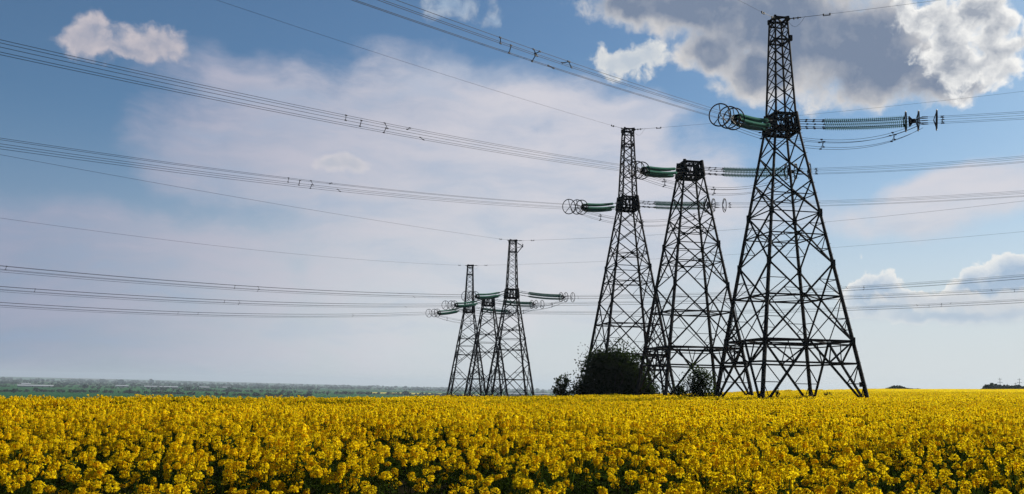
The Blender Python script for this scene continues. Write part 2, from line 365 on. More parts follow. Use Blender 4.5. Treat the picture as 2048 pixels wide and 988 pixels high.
def tower_meshes():
    D = {}
    for i in range(4):
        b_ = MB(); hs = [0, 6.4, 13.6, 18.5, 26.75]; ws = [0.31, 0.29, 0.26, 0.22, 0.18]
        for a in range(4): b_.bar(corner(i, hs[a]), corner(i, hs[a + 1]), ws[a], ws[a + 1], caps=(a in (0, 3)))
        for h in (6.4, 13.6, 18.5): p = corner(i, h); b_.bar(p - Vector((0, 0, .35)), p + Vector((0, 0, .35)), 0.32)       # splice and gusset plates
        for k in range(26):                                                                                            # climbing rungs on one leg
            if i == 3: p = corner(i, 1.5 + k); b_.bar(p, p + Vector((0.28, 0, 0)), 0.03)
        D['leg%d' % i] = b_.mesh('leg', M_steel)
        b_ = MB(); c = corner(i, 0); b_.bar((c.x, c.y, -1.2), (c.x, c.y, -0.02), 1.1, 0.8); D['foot%d' % i] = b_.mesh('footing', M_conc)
    br = MB(); th = br
    for i in range(4):
        c = fp(i, .5, H1); a, e = fp(i, 0, 0.25), fp(i, 1, 0.25)
        br.bar(c, a, .17, .18); br.bar(c, e, .17, .18)
        va = lambda h: a.lerp(c, (h - .25) / (H1 - .25)); vb = lambda h: e.lerp(c, (h - .25) / (H1 - .25))
        for vf, u in ((va, 0), (vb, 1)):
            th.bar(vf(2.6), fp(i, u, 2.6), .075); th.bar(vf(2.6), fp(i, u, 4.4), .08)
            th.bar(vf(1.2), fp(i, u, 2.6), .07)
            br.bar(vf(4.4), fp(i, u, H1), .13); th.bar(vf(4.4), fp(i, .25 if u == 0 else .75, H1), .09)
            th.bar(vf(4.4), fp(i, .5, 4.4), .07)
        for n_ in range(5):
            h0, h1 = NODES[n_], NODES[n_ + 1]; w = (.135, .125, .115, .105, .10)[n_]
            br.bar(fp(i, 0, h0), fp(i, 1, h1), w); br.bar(fp(i, 1, h0), fp(i, 0, h1), w)
            hc = cross_h(h0, h1)
            if n_ < 3:
                for u, uu in ((0, 1), (1, 0)):
                    dl = lambda t: fp(i, u, h0).lerp(fp(i, uu, h1), t)       # diagonal starting low on this leg
                    dh = lambda t: fp(i, uu, h0).lerp(fp(i, u, h1), t)       # diagonal ending high on this leg
                    tc_ = (hc - h0) / (h1 - h0)
                    if n_ < 2:
                        hm = (h0 + hc) / 2; t_ = tc_ / 2
                        th.bar(dl(t_), fp(i, u, hm), .06); th.bar(dl(t_), fp(i, u, hc), .065)
                        if n_ == 0:
                            q4 = tc_ / 4; th.bar(dl(q4), fp(i, u, h0 + (hc - h0) / 4), .05); th.bar(dl(q4), fp(i, u, hm), .06)
                        hm2 = (hc + h1) / 2; t2 = (1 + tc_) / 2
                        th.bar(dh(t2), fp(i, u, hm2), .06); th.bar(dh(t2), fp(i, u, hc), .065)
                    else:
                        th.bar(dh((1 + tc_) / 2), fp(i, u, hc), .07)
                if n_ < 2:   # foot of the panel: redundants from the ring centre
                    for u in (0, 1):
                        dl = fp(i, u, h0).lerp(fp(i, 1 - u, h1), (hc - h0) / (h1 - h0) / 2)
                        th.bar(dl, fp(i, .5, h0), .07) if n_ == 0 else None
            cn = fp(i, .5, hc); 
            if n_ < 3: br.bar(cn - Vector((0, 0, .2)), cn + Vector((0, 0, .2)), .26, flat=.6)
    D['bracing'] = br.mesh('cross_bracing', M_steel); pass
    r1 = MB(); ring(r1, 4.4, .16); D['ringA'] = r1.mesh('ring_frame', M_steel)
    r1 = MB(); ring(r1, H1, .20, True); ring(r1, H1 - .32, .10); D['ringB'] = r1.mesh('ring_frame', M_steel)
    for nm, k, w in (('ringC', 0, .14), ('ringD', 1, .10), ('ringE', 2, .08)):
        r1 = MB(); ring(r1, cross_h(NODES[k], NODES[k + 1]), w, True); D[nm] = r1.mesh('ring_frame', M_steel)
    r1 = MB(); ring(r1, NODES[2], .09); D['ringF'] = r1.mesh('ring_frame', M_steel)
    # waist platform: heavy box of beams where the strings are anchored
    w = MB()
    for h, s_ in ((HW0, .26), (HW1, .20)):
        for i in range(4):
            a, b_ = corner(i, HW0, 1.0), corner(i + 1, HW0, 1.0); a.z = b_.z = h
            if h == HW1: a.x *= .86; a.y *= .86; b_.x *= .86; b_.y *= .86
            w.bar(a, b_, s_)
        for u in (-.55, 0, .55): w.bar((u, -1.1, h), (u, 1.1, h), .08); w.bar((-1.1, u, h + .03), (1.1, u, h + .03), .08)
    for i in range(4):
        for a, b_ in ((0, .25), (.25, .5), (.5, .75), (.75, 1)):
            p0, p1 = corner(i, HW0, 1.0), corner(i + 1, HW0, 1.0)
            A1, B1 = p0.lerp(p1, a), p0.lerp(p1, b_); A2, B2 = A1.copy(), B1.copy(); A2.x *= .86; A2.y *= .86; B2.x *= .86; B2.y *= .86; A2.z = B2.z = HW1
            w.bar(A1, A2, .13); w.bar(A1, B2, .09) if int(a * 4) % 2 else w.bar(B1, A2, .09)
        p = corner(i, HW0, 1.02); w.bar(p, (p.x * .85, p.y * .85, HW1 + .2), .30)
    for a in (0,):
        w.bar((a, -1.05, HW0 + .5), (a, 1.05, HW0 + .9), .16); w.bar((-1.05, a, HW0 + .85), (1.05, a, HW0 + .5), .14)
    D['waist'] = w.mesh('waist_platform', M_plate)
    ml = MB()
    for i in range(4): ml.bar(corner(i, HW1 - 1.2), corner(i, HT), .18, .14)
    lv = [HW1]; st = 1.42
    while lv[-1] + st < HT - .3: lv.append(lv[-1] + st); st *= 0.955
    lv.append(HT)
    for a, b_ in zip(lv[:-1], lv[1:]):
        for i in range(4):
            ml.bar(fp(i, 0, a), fp(i, 1, b_), .075); ml.bar(fp(i, 1, a), fp(i, 0, b_), .075)
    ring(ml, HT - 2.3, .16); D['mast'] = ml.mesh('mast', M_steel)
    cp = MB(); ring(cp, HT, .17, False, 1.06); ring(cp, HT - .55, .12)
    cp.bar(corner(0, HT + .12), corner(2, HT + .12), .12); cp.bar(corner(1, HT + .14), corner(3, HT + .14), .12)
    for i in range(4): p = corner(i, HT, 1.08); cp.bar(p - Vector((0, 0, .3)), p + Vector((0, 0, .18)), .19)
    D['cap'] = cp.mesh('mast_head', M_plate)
    return D
TM = tower_meshes()
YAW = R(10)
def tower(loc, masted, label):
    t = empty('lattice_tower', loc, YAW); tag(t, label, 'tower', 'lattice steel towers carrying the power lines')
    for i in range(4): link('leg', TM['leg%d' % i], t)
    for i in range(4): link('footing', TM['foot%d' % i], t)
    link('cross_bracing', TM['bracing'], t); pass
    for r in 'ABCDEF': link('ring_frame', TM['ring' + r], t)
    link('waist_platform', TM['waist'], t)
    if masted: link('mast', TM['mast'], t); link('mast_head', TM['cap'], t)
    return t

# fitted positions: x, y, waist height above the eye
x1, y1, rx, ry = 26.04, 83.67, -4.912, 19.471
x4, y4, rx4, ry4 = 0.141, 177.405, -5.199, 20.25
TW = {1: (x1 + .025, y1, 26.0), 2: (x1 + rx - .05, y1 + ry, 26.10), 3: (x1 + 2 * rx, y1 + 2 * ry, 25.99),
      4: (x4, y4, 18.64), 5: (x4 + rx4 + .023, y4 + ry4, 18.82), 6: (x4 + 2 * rx4, y4 + 2 * ry4, 18.885)}
WC = 27.6                                       # waist centre above the tower foot
tl_ = {1: 'nearest and tallest black lattice tower with a thin mast on top, rightmost of all',
       2: 'mid-sized lattice tower without a mast, flat topped, just left of the biggest tower',
       3: 'masted lattice tower rising behind the big dark bush, third of the near row',
       4: 'rightmost, tallest masted tower of the far group, small bracket at its tip',
       5: 'flat-topped tower without mast in the middle of the small far group',
       6: 'smallest masted tower, leftmost of the far group, green strings hanging at its left'}
TO = {}
for k in range(1, 7):
    x, y, z = TW[k]; TO[k] = tower((x, y, EZ + z - WC), k not in (2, 5), tl_[k])
bx = MB(); c = corner(2, 2.6); p = corner(3, 0.9)
for j in (0,):
    pass
jb = MB(); cc = max((corner(i, 2.5) for i in range(4)), key=lambda v: v.x * math.cos(YAW) - v.y * math.sin(YAW)); jb.box((cc.x * .97, cc.y * .97 - .1, 2.55), .42, .3, .42); jb.build('junction_box', M_plate, TO[1])
jb = MB(); cc = max((corner(i, 36.2) for i in range(4)), key=lambda v: v.x * math.cos(YAW) - v.y * math.sin(YAW)); jb.box((cc.x + .15, cc.y, 36.3), .3, .25, .55); jb.build('marker_box', M_plate, TO[1])
jb = MB(); a = Vector((.75, -.45, HT - .4)); jb.bar(a, (1.9, -.9, HT - 1.2), .14); jb.bar((1.9, -.9, HT - 1.2), (.8, -.5, HT - 2.6), .14); jb.bar((1.9, -.9, HT - 1.2), (.7, -.4, HT - 1.5), .1); jb.bar((1.9, -.9, HT - .7), (1.9, -.9, HT - 1.4), .16); jb.build('side_bracket', M_steel, TO[4])

# ------------------------------------------------------------------ lines: fitted sag curves
TH = {'n': R(55.31), 'f': R(57.96)}; PS = {'n': R(-27.98), 'f': R(-30.53)}
AB = {'cL1': (.19528, .00059), 'cL2': (.1886, .00058), 'cL3': (.19056, .00061), 'cL4': (.12004, .00045), 'cL5': (.12528, .00044), 'cL6': (.1361, .00049),
      'cR1': (.09983, .00099), 'cR2': (.12337, .00179), 'cR3': (.10088, .00099), 'cR4': (.06086, .00062), 'cR5': (.04253, .00031), 'cR6': (.06064, .0004),
      'eL1': (.20762, .00051), 'eL3': (.12363, .00024), 'eL4': (.08005, .00017), 'eL6': (.11139, .00036),
      'eR1': (.05765, .00063), 'eR3': (.04871, .00051), 'eR4': (.04536, .00054), 'eR6': (.03535, .00031)}
def heading(side, k):
    a = 'n' if k < 4 else 'f'
    if side == 'L': return math.atan2(-math.sin(TH[a]), -math.cos(TH[a]))
    return PS[a]
def drop(side, k, s):
    a, b_ = AB['c' + side + str(k)]
    gmax, lift = {'L': (.50, .03) if k < 4 else (.85, .5), 'R': (.12, .05) if k < 4 else (.80, .35)}[side]
    lift *= math.exp(-max(s - 13, 0) / 30)
    g_ = gmax * (math.sin(min(s / 13, 1) * math.pi / 2) if s < 13 else math.exp(-(s - 13) / 25))
    # heavy glass strings hang in a belly of their own
    belly = 0.12 * math.sin(math.pi * min(max(s - 1.5, 0) / 10.5, 1))
    return lift - a * s + b_ * s * s - g_ - belly
def pent(side, r):                              # five sub-conductors on a ring, turned a little about the line
    t = R(16) if side == 'R' else R(-16)
    return [(r * math.cos(t + R(72 * i)), r * math.sin(t + R(72 * i))) for i in range(5)]
PENT = {k: pent(k, .44) for k in 'LR'}; WIRE = {k: pent(k, .35) for k in 'LR'}

def disc_profile(): return [(-.060, .028), (-.055, .050), (-.012, .052), (-.004, .075), (.030, .175), (.042, .168), (.012, .060), (.045, .025)]
def string_mesh(side, k, s0, s1, n=41):
    mb = MB(); seg = 10
    f = lambda s: Vector((s, 0, drop(side, k, s)))
    mb.cur = 1
    mb.tube([f(s) for s in np.linspace(1.3, s0, 6)], .035, 5)
    for s in (1.6, 2.4, 3.1, s0 - .15): p = f(s); mb.bar(p - Vector((.09, 0, 0)), p + Vector((.09, 0, 0)), .12)
    mb.tube([f(s) for s in np.linspace(s0, s1 + .35, 16)], .02, 5)
    for i in range(n):
        s = s0 + (s1 - s0) * i / (n - 1); p = f(s); d = (f(s + .05) - f(s - .05)).normalized()
        u = d.cross(Vector((0, 1, 0))).normalized(); v_ = Vector((0, 1, 0))
        pr = disc_profile(); V_ = []; F_ = []
        for (a, r) in pr:
            for j in range(seg):
                t = 2 * math.pi * j / seg; V_.append(tuple(p + d * a + u * r * math.cos(t) + v_ * r * math.sin(t)))
        base = len(mb.f)
        for a in range(len(pr) - 1):
            mb.cur = 1 if a < 1 else 0
            mb.raw(V_[a * seg:(a + 2) * seg], [(j, (j + 1) % seg, seg + (j + 1) % seg, seg + j) for j in range(seg)])
    return mb.mesh('insulator_string', [M_glass, M_fit])
def grading_ring(root, side, k, s, r=.92):
    mb = MB(); c = Vector((s, 0, drop(side, k, s))); sl_ = (drop(side, k, s + .1) - drop(side, k, s - .1)) / .2
    ex = Vector((1, 0, sl_)).normalized(); ez = Vector((-sl_, 0, 1)).normalized(); ey = Vector((0, 1, 0))
    pts = [c + ey * r * math.cos(t) + ez * r * math.sin(t) for t in np.linspace(0, 2 * math.pi, 41)[:-1]]
    # tube frame about ex
    V_ = []; F_ = []; n = len(pts); sg = 6
    for i, p in enumerate(pts):
        o_ = (p - c).normalized()
        for j in range(sg): t = 2 * math.pi * j / sg; V_.append(tuple(p + o_ * .055 * math.cos(t) + ex * .055 * math.sin(t)))
    for i in range(n):
        for j in range(sg): F_.append((i * sg + j, i * sg + (j + 1) % sg, ((i + 1) % n) * sg + (j + 1) % sg, ((i + 1) % n) * sg + j))
    mb.raw(V_, F_); rg = mb.build('grading_ring', M_fit, root, True)
    sp_ = MB()
    for t in (R(90), R(230), R(310)):
        sp_.bar(c - ex * .25, c + ey * (r - .02) * math.cos(t) + ez * (r - .02) * math.sin(t), .06)
    sp_.build('spoke_set', M_fit, rg)
side_txt = {'L': 'left', 'R': 'right'}
tnm = {1: 'the nearest, tallest tower', 2: 'the flat-topped near tower', 3: 'the masted tower behind the big bush', 4: 'the tallest masted tower of the far group',
       5: 'the flat-topped tower of the far group', 6: 'the smallest, leftmost far tower'}
SEGS = {'L': (5.0, 12.0, (12.9, 14.1, 16.1)), 'R': (4.1, 11.1, (11.15, 12.2, 13.7))}
def assembly(side, k):
    x, y, z = TW[k]; root = empty('tension_insulator', (x, y, EZ + z), heading(side, k))
    tag(root, 'green insulator strings with hoops, %s side of %s' % (side_txt[side], tnm[k]), 'insulator', 'tension insulator sets at the tower waists')
    s0, s1, rr = SEGS[side]; me = string_mesh(side, k, s0, s1)
    for (oy, oz) in PENT[side]:
        o = link('insulator_string', me, root); o.location = (0, oy, oz)
    mb = MB()
    c = Vector((s1 + .35, 0, drop(side, k, s1 + .35)))
    P3 = [c + Vector((0, a, b_)) for a, b_ in PENT[side]]
    for i in range(5): mb.bar(P3[i], P3[(i + 1) % 5], .12); mb.bar(P3[i], c + Vector((.35, 0, 0)), .10)
    mb.bar(c + Vector((.1, 0, 0)), c + Vector((.5, 0, -.01)), .34)
    mb.build('yoke_plate', M_plate, root)
    mb = MB()
    for i in range(5):
        a, b_ = WIRE[side][i]; e_ = rr[1] + .3
        mb.bar(c + Vector((.3, 0, 0)), (e_, a, drop(side, k, e_) + b_), .05, .06)
        mb.bar((e_, a, drop(side, k, e_) + b_), (e_ + .5, a, drop(side, k, e_ + .5) + b_), .08, .05)
    mb.build('dead_end_clamp', M_fit, root)
    for s in rr: grading_ring(root, side, k, s)
    return root
def world_pt(side, k, s, oy=0, oz=0):
    x, y, z = TW[k]; h = heading(side, k)
    return Vector((x + s * math.cos(h) - oy * math.sin(h), y + s * math.sin(h) + oy * math.cos(h), EZ + z + drop(side, k, s) + oz))
def s_for_px(side, k, px):
    best = None
    for s in np.arange(14, 165, .25):
        p = world_pt(side, k, s) - Vector((0, 0, EZ)); f_ = p.dot(F0)
        if f_ < 3: continue
        u = 1024 + FPX * p.dot(r_) / f_
        if best is None or abs(u - px) < best[0]: best = (abs(u - px), s)
    return best[1]
SPX = {('L', 1): [990, 1030, 1062, 1076, 1106, 1135], ('L', 2): [685, 726, 768, 815, 848], ('L', 3): [572, 602, 622, 660, 682], ('L', 4): [8, 472, 514, 800, 830], ('L', 5): [66, 452, 478, 770, 812],
       ('L', 6): [352, 398, 704, 722], ('R', 1): [1887], ('R', 2): [1632], ('R', 3): [1461], ('R', 4): [1694, 1158, 1725], ('R', 5): [1985, 2029, 1218], ('R', 6): [1836, 1858, 1882, 1903, 1208]}
wl = {'L': 'five bundled power wires running left from %s', 'R': 'five bundled power wires running right from %s'}
def bundle(side, k):
    s_in = SEGS[side][2][1] + .5; s_out = 170 if k > 3 else (150 if side == 'L' else 110)
    x, y, z = TW[k]; root = empty('conductor_bundle', (x, y, EZ + z), heading(side, k))
    tag(root, wl[side] % tnm[k], 'power line', 'bundled power conductors')
    ss = np.concatenate([np.arange(s_in, 40, 2.0), np.arange(40, s_out, 4.0)])
    mb = MB(); mb.tube([(s, 0, drop(side, k, s)) for s in ss], .0135 if k < 4 else .018, 5); me = mb.mesh('wire', M_wire)
    for a, b_ in WIRE[side]:
        o = link('wire', me, root); o.location = (0, a, b_)
    for j, px in enumerate(SPX[(side, k)]):
        s = s_for_px(side, k, px); prs = [(j * 2) % 5]
        if j % 3 == 2: prs.append((j * 2 + 1) % 5)
        if side == 'R' and j == 0 and k < 4: prs = [0, 1, 2, 3, 4]
        mb = MB()
        for a in prs:
            A1, B1 = WIRE[side][a], WIRE[side][(a + 1) % 5]; ds = ((j % 3) - 1) * .15
            pa = Vector((s, A1[0], drop(side, k, s) + A1[1])); pb = Vector((s + ds, B1[0], drop(side, k, s + ds) + B1[1]))
            mb.bar(pa, pb, .035)
            for p in (pa, pb): mb.bar(p - Vector((.08, 0, 0)), p + Vector((.08, 0, 0)), .06)
        mb.build('spacer', M_fit, root)
def jumper(k):
    A1 = world_pt('L', k, 14.0); B1 = world_pt('R', k, 12.4); root = empty('jumper_loop', A1)
    tag(root, 'slack wires looping under the waist of %s' % tnm[k], 'jumper wires', 'jumper loops under the tower waists')
    sag = 1.75; side = (B1 - A1); side.z = 0; nrm = Vector((-side.y, side.x, 0)).normalized()
    def pt(t, i):
        oy, oz = WIRE['R'][i]; w = 1 - (2 * t - 1) ** 4
        p = A1.lerp(B1, t) + nrm * oy + Vector((0, 0, oz - .45 - sag * 4 * t * (1 - t) ** 1.0 * (0.85 + .25 * t) - .12 * i * w * .5))
        return p - A1
    for i in range(5):
        mb = MB(); mb.tube([pt(t, i) for t in np.linspace(0, 1, 36)], .017 if k < 4 else .02, 5); mb.build('wire', M_wire, root)
    for t in (.16, .46, .84):
        mb = MB()
        for a, b_ in ((0, 2), (2, 4), (1, 3)):
            p, q2 = pt(t, a), pt(t, b_); mb.bar(p, q2, .035); mb.bar(p - Vector((.1, 0, 0)), p + Vector((.1, 0, 0)), .09); mb.bar(q2 - Vector((.1, 0, 0)), q2 + Vector((.1, 0, 0)), .09)
        mb.build('spacer', M_fit, root)
el_txt = {'L': 'single wire leaving left from mast tip of %s', 'R': 'single wire leaving right from mast tip of %s'}
def earth(side, k):
    x, y, z = TW[k]; h = heading(side, k); root = empty('ground_wire', (x, y, EZ + z - WC + HT), h)
    tag(root, el_txt[side] % tnm[k], 'ground wire', 'ground wires at the mast tips')
    a, b_ = AB['e' + side + str(k)]; zz = lambda s: -a * s + b_ * s * s
    ss = np.concatenate([np.arange(.7, 10, 1), np.arange(10, 170 if k > 3 else 140, 4.0)])
    mb = MB(); mb.tube([(s, 0, zz(s)) for s in ss], .0125 if k < 4 else .016, 4); mb.build('wire', M_wire, root)
    mb = MB(); mb.bar((.8, 0, zz(.8)), (2.2, 0, zz(2.2)), .07)
    mb.bar((2.2, 0, zz(2.2)), (5.0, 0, zz(5.0)), .03)
    for s in (1.1, 1.5, 1.9, 4.3, 4.9): mb.bar((s, 0, zz(s) - .12), (s, 0, zz(s) + .08), .12)
    mb.bar((4.3, 0, zz(4.3) - .12), (4.9, 0, zz(4.9) - .12), .06)
    mb.build('clamp', M_fit, root)
    if side == 'R':
        mb = MB(); mb.tube([(.8 + 1.8 * t, 0, zz(.8) - 1.1 * math.sin(math.pi * t) * (1 - .3 * t)) for t in np.linspace(0, 1, 12)], .012, 4); mb.build('bond_lead', M_wire, root)
for k in range(1, 7):
    for s in 'LR': assembly(s, k); bundle(s, k)
    jumper(k)
    if k not in (2, 5):
        for s in 'LR': earth(s, k)

# ------------------------------------------------------------------ rapeseed field (geometry nodes over one point mesh)
def quads(c, a, b_):
    """c, a, b_: (n,3) centres and half axes -> verts (4n,3)"""
    return np.stack([c - a - b_, c + a - b_, c + a + b_, c - a + b_], 1).reshape(-1, 3)
def rdirs(n, up=0.0):
    v = nr.normal(size=(n, 3)); v[:, 2] += up; return v / np.linalg.norm(v, axis=1, keepdims=True)
def perp(d):
    t = nr.normal(size=d.shape); t -= (t * d).sum(1, keepdims=True) * d; return t / np.linalg.norm(t, axis=1, keepdims=True)
class Q:
    def __init__(s): s.V = []; s.M = []
    def add(s, c, a, b_, mi): s.V.append(quads(c, a, b_)); s.M.append(np.full(len(c), mi))
    def blossom(s, c, size, n_dir=None, mi=0, up=.4):
        n = len(c); d = rdirs(n, up) if n_dir is None else n_dir; a = perp(d); b_ = np.cross(d, a); sz = (size * nr.uniform(.75, 1.2, n))[:, None]
        s.add(c, a * sz, b_ * sz, mi)
    def stick(s, p, q_, w, mi=1):
        p = np.atleast_2d(p); q_ = np.atleast_2d(q_); d = q_ - p; a = perp(d / np.linalg.norm(d, axis=1, keepdims=True)); b_ = np.cross(d / np.linalg.norm(d, axis=1, keepdims=True), a)
        for ax in (a, b_): s.V.append(np.stack([p - ax * w, p + ax * w, q_ + ax * w * .7, q_ - ax * w * .7], 1).reshape(-1, 3)); s.M.append(np.full(len(p), mi))
    def mesh(s, name, mats):
        V = np.concatenate(s.V); F = np.arange(len(V)).reshape(-1, 4); return npmesh(name, V, F, mats, np.concatenate(s.M))
def head(Q_, top, n, r, L, fs):
    """raceme: a dome of open flowers with looser ones below it, buds at the very tip"""
    k = int(n * .62)
    d = rdirs(k, .9); c = top + d * r * nr.uniform(.75, 1.05, (k, 1)) * np.array([1, 1, .8]) - [0, 0, r * .5]
    Q_.blossom(c, fs, (d + rdirs(k) * .6) / np.linalg.norm(d + rdirs(k) * .6 + 1e-9, axis=1, keepdims=True))
    k2 = n - k; t = nr.uniform(0, 1, (k2, 1)); an = nr.uniform(0, 6.28, k2); rr = r * (1.05 - .35 * t[:, 0]) * nr.uniform(.6, 1.1, k2)
    c = top + np.stack([rr * np.cos(an), rr * np.sin(an), -r * .6 - t[:, 0] * L], 1)
    Q_.blossom(c, fs)
    k3 = max(2, n // 9); c = top + nr.normal(0, r * .25, (k3, 3)) + [0, 0, r * .25]; Q_.blossom(c, fs * .6, None, 1)
def plant(lod):
    q_ = Q(); H = CH * nr.uniform(.93, 1.05); lean = nr.normal(0, .05, 2)
    base = np.zeros(3); top = np.array([lean[0] * H, lean[1] * H, H]); q_.stick(base, top, .006)
    nb = nr.integers(3, 6)
    for i in range(nb):
        if i == 0: tp = top
        else:
            an = nr.uniform(0, 6.28); rr = nr.uniform(.06, .22); z0 = nr.uniform(.35, .8) * H
            tp = np.array([top[0] * .8 + rr * math.cos(an), top[1] * .8 + rr * math.sin(an), H * nr.uniform(.55, 1.0)])
            q_.stick(top * (z0 / H), tp, .0035)
        head(q_, tp, int(nr.integers(75, 130)), nr.uniform(.036, .066), nr.uniform(.02, .09), .0105)
    if nr.uniform() < .35:
        an = nr.uniform(0, 6.28); q_.stick(top * .5, np.array([top[0] + .10 * math.cos(an), top[1] + .10 * math.sin(an), H + nr.uniform(.04, .16)]), .0045)
    n = 26; t = nr.uniform(.15, .85, n); an = nr.uniform(0, 6.28, n); rr = nr.uniform(.02, .20, n)
    c = top * t[:, None] * [1, 1, 1] + np.stack([rr * np.cos(an), rr * np.sin(an), 0 * an], 1)
    d = rdirs(n, .2); a = perp(d); b_ = np.cross(d, a); q_.add(c, a * .012, b_ * .05, 1)
    n = 60; t = nr.uniform(.55, .93, n); c = top * t[:, None] + np.stack([nr.normal(0, .09, n), nr.normal(0, .09, n), 0 * t], 1)       # seed pods, thin and upright
    d = rdirs(n, .3); q_.stick(c, c + d * .05, .0018)
    return q_.mesh('rapeseed_plant', [M_petal, M_stem])
def clump(side, npl, heads, nf, fs, r, green):
    q_ = Q(); c0 = np.stack([nr.uniform(-side / 2, side / 2, npl), nr.uniform(-side / 2, side / 2, npl)], 1)
    for cx, cy in c0:
        H = CH * nr.uniform(.86, 1.05); q_.stick((cx, cy, .2), (cx, cy, H), .007 if side < 2 else .012)
        for j in range(heads):
            an = nr.uniform(0, 6.28); rr = nr.uniform(0, .2) if j else 0
            tp = np.array([cx + rr * math.cos(an), cy + rr * math.sin(an), H * nr.uniform(.80, 1.0)])
            d = rdirs(nf, .8); q_.blossom(tp + d * r * nr.uniform(.5, 1.1, (nf, 1)) * [1, 1, 1.3] - [0, 0, r], fs, None)
            if side < 2: q_.stick((cx, cy, H * .6), tp, .004)
        k = green; c = np.stack([cx + nr.normal(0, .15, k), cy + nr.normal(0, .15, k), nr.uniform(.3, .85, k) * H], 1)
        d = rdirs(k, .2); a = perp(d); b_ = np.cross(d, a); q_.add(c, a * .03, b_ * .07, 1)
    return q_.mesh('rapeseed_clump', [M_petal, M_stem])
def carpet(side, n):
    q_ = Q(); c = np.stack([nr.uniform(-side / 2, side / 2, n), nr.uniform(-side / 2, side / 2, n), CH * nr.uniform(.80, 1.02, n)], 1)
    q_.blossom(c, .085, rdirs(n, 1.0)); k = n // 3
    c = np.stack([nr.uniform(-side / 2, side / 2, k), nr.uniform(-side / 2, side / 2, k), CH * nr.uniform(.6, .85, k)], 1)
    q_.blossom(c, .14, rdirs(k, 1.5), 1)
    return q_.mesh('rapeseed_carpet', [M_petal, M_stem])
crop = bpy.data.collections.new('crop_parts')                      # sources, not linked to the scene
srcs = []
def src(me, tagname):
    o = bpy.data.objects.new(tagname, me); crop.objects.link(o); srcs.append(o)
for i in range(12): src(plant(0), 'a%02d' % i)
for i in range(5): src(clump(1.15, 14, 4, 28, .0165, .060, 10), 'b%02d' % i)
for i in range(4): src(clump(3.2, 140, 4, 7, .032, .07, 3), 'c%02d' % i)
for i in range(3): src(carpet(9, 3800), 'd%02d' % i)

def vnoise(X, Y, sc_, seed):
    r0 = np.random.default_rng(seed); T = r0.uniform(-1, 1, (64, 64)); x = X / sc_; y = Y / sc_
    xi = np.floor(x).astype(int); yi = np.floor(y).astype(int); fx = x - xi; fy = y - yi; fx = fx * fx * (3 - 2 * fx); fy = fy * fy * (3 - 2 * fy)
    g_ = lambda a, b_: T[a % 64, b_ % 64]
    return (g_(xi, yi) * (1 - fx) + g_(xi + 1, yi) * fx) * (1 - fy) + (g_(xi, yi + 1) * (1 - fx) + g_(xi + 1, yi + 1) * fx) * fy
pts, idx, rot, scl = [], [], [], []
def scatter(y0, y1, cell, margin, i0, n_var, kind):
    ys = np.arange(y0, y1, cell); xw = .62 * y1 + margin; xs = np.arange(-xw, xw, cell)
    X, Y = np.meshgrid(xs, ys); X = X.ravel(); Y = Y.ravel()
    k = np.abs(X) < .62 * Y + margin; X, Y = X[k], Y[k]
    jit = {'a': .5, 'b': .3, 'c': .12, 'd': 0.0}[kind] * cell
    X = X + nr.uniform(-jit, jit, len(X)); Y = Y + nr.uniform(-jit, jit, len(X))
    lim = 9 if kind in 'ab' else 11
    k = (brow(X, Y) < lim) & (np.hypot(X, Y) < 690); X, Y = X[k], Y[k]
    s = 1 + .07 * vnoise(X, Y, .9, 1) + .05 * vnoise(X, Y, 4.5, 2) + .03 * vnoise(X, Y, 15, 3)
    s = s + nr.normal(0, .06 if kind == 'a' else .02, len(X))
    if kind in 'ab':                                             # trodden hollows in the crop
        for hx, hy, ra, rb, dp in HOLLOWS:
            e = ((X - hx) / ra) ** 2 + ((Y - hy) / rb) ** 2; s = s - dp * 1.3 * np.exp(-e)
        pn = vnoise(X, Y, .42, 9) * .6 + vnoise(X, Y, 1.7, 10) * .5 + vnoise(X, Y, .8, 12) * .4
        s = s + .07 * np.clip(pn, -1, 1)
        gone = nr.uniform(0, 1, len(X)) < (np.clip((.90 - s) * 3.0, 0, .85) + (np.clip(.80 - pn * 1.6, .28, .97) if kind == 'a' else np.clip(.36 - pn * 1.5, 0, .85)))
        X, Y, s = X[~gone], Y[~gone], s[~gone]
    Z = ground(X, Y); n = len(X)
    if kind in 'ab': rt = np.stack([nr.normal(0, .05, n), nr.normal(0, .05, n), nr.uniform(0, 6.28, n)], 1)
    else:
        e_ = 2.0; gx = (ground(X + e_, Y) - ground(X - e_, Y)) / (2 * e_); gy = (ground(X, Y + e_) - ground(X, Y - e_)) / (2 * e_)
        rt = np.stack([np.arctan(gy), -np.arctan(gx), np.zeros(n)], 1)
        sx = nr.choice([-1, 1], n)
    sxy = np.ones(n) if kind != 'a' else nr.uniform(.9, 1.15, n)
    pts.append(np.stack([X, Y, Z], 1)); idx.append(nr.integers(i0, i0 + n_var, n)); rot.append(rt); scl.append(np.stack([sxy, sxy, s], 1))
def fpt(px, py, h=.83): D = h * FPX / (py - (778 + (px - 1024) * .0222)); return on_plane(px, D), D
HOLLOWS = []
for (px, py, ra, rb, dp) in ((862, 930, 1.0, 3.8, .50), (10, 950, .9, 2.6, .26), (455, 930, .40, 2.2, .20), (1290, 880, .6, 3.0, .12), (1690, 955, .45, 1.8, .20), (240, 960, .5, 2.0, .22), (1960, 940, .8, 2.4, .20), (640, 940, .35, 1.8, .2), (1180, 960, .3, 1.4, .15)):
    hx, hy = fpt(px, py); HOLLOWS.append((hx, hy, ra, rb, dp))
scatter(2.2, 23, .235, 3, 0, 12, 'a')
scatter(23, 58, .95, 6, 12, 5, 'b')
scatter(58, 190, 2.9, 10, 17, 4, 'c')
scatter(190, 690, 8.8, 20, 21, 3, 'd')
pts, idx, rot, scl = map(np.concatenate, (pts, idx, rot, scl))
print('crop instances', len(pts))
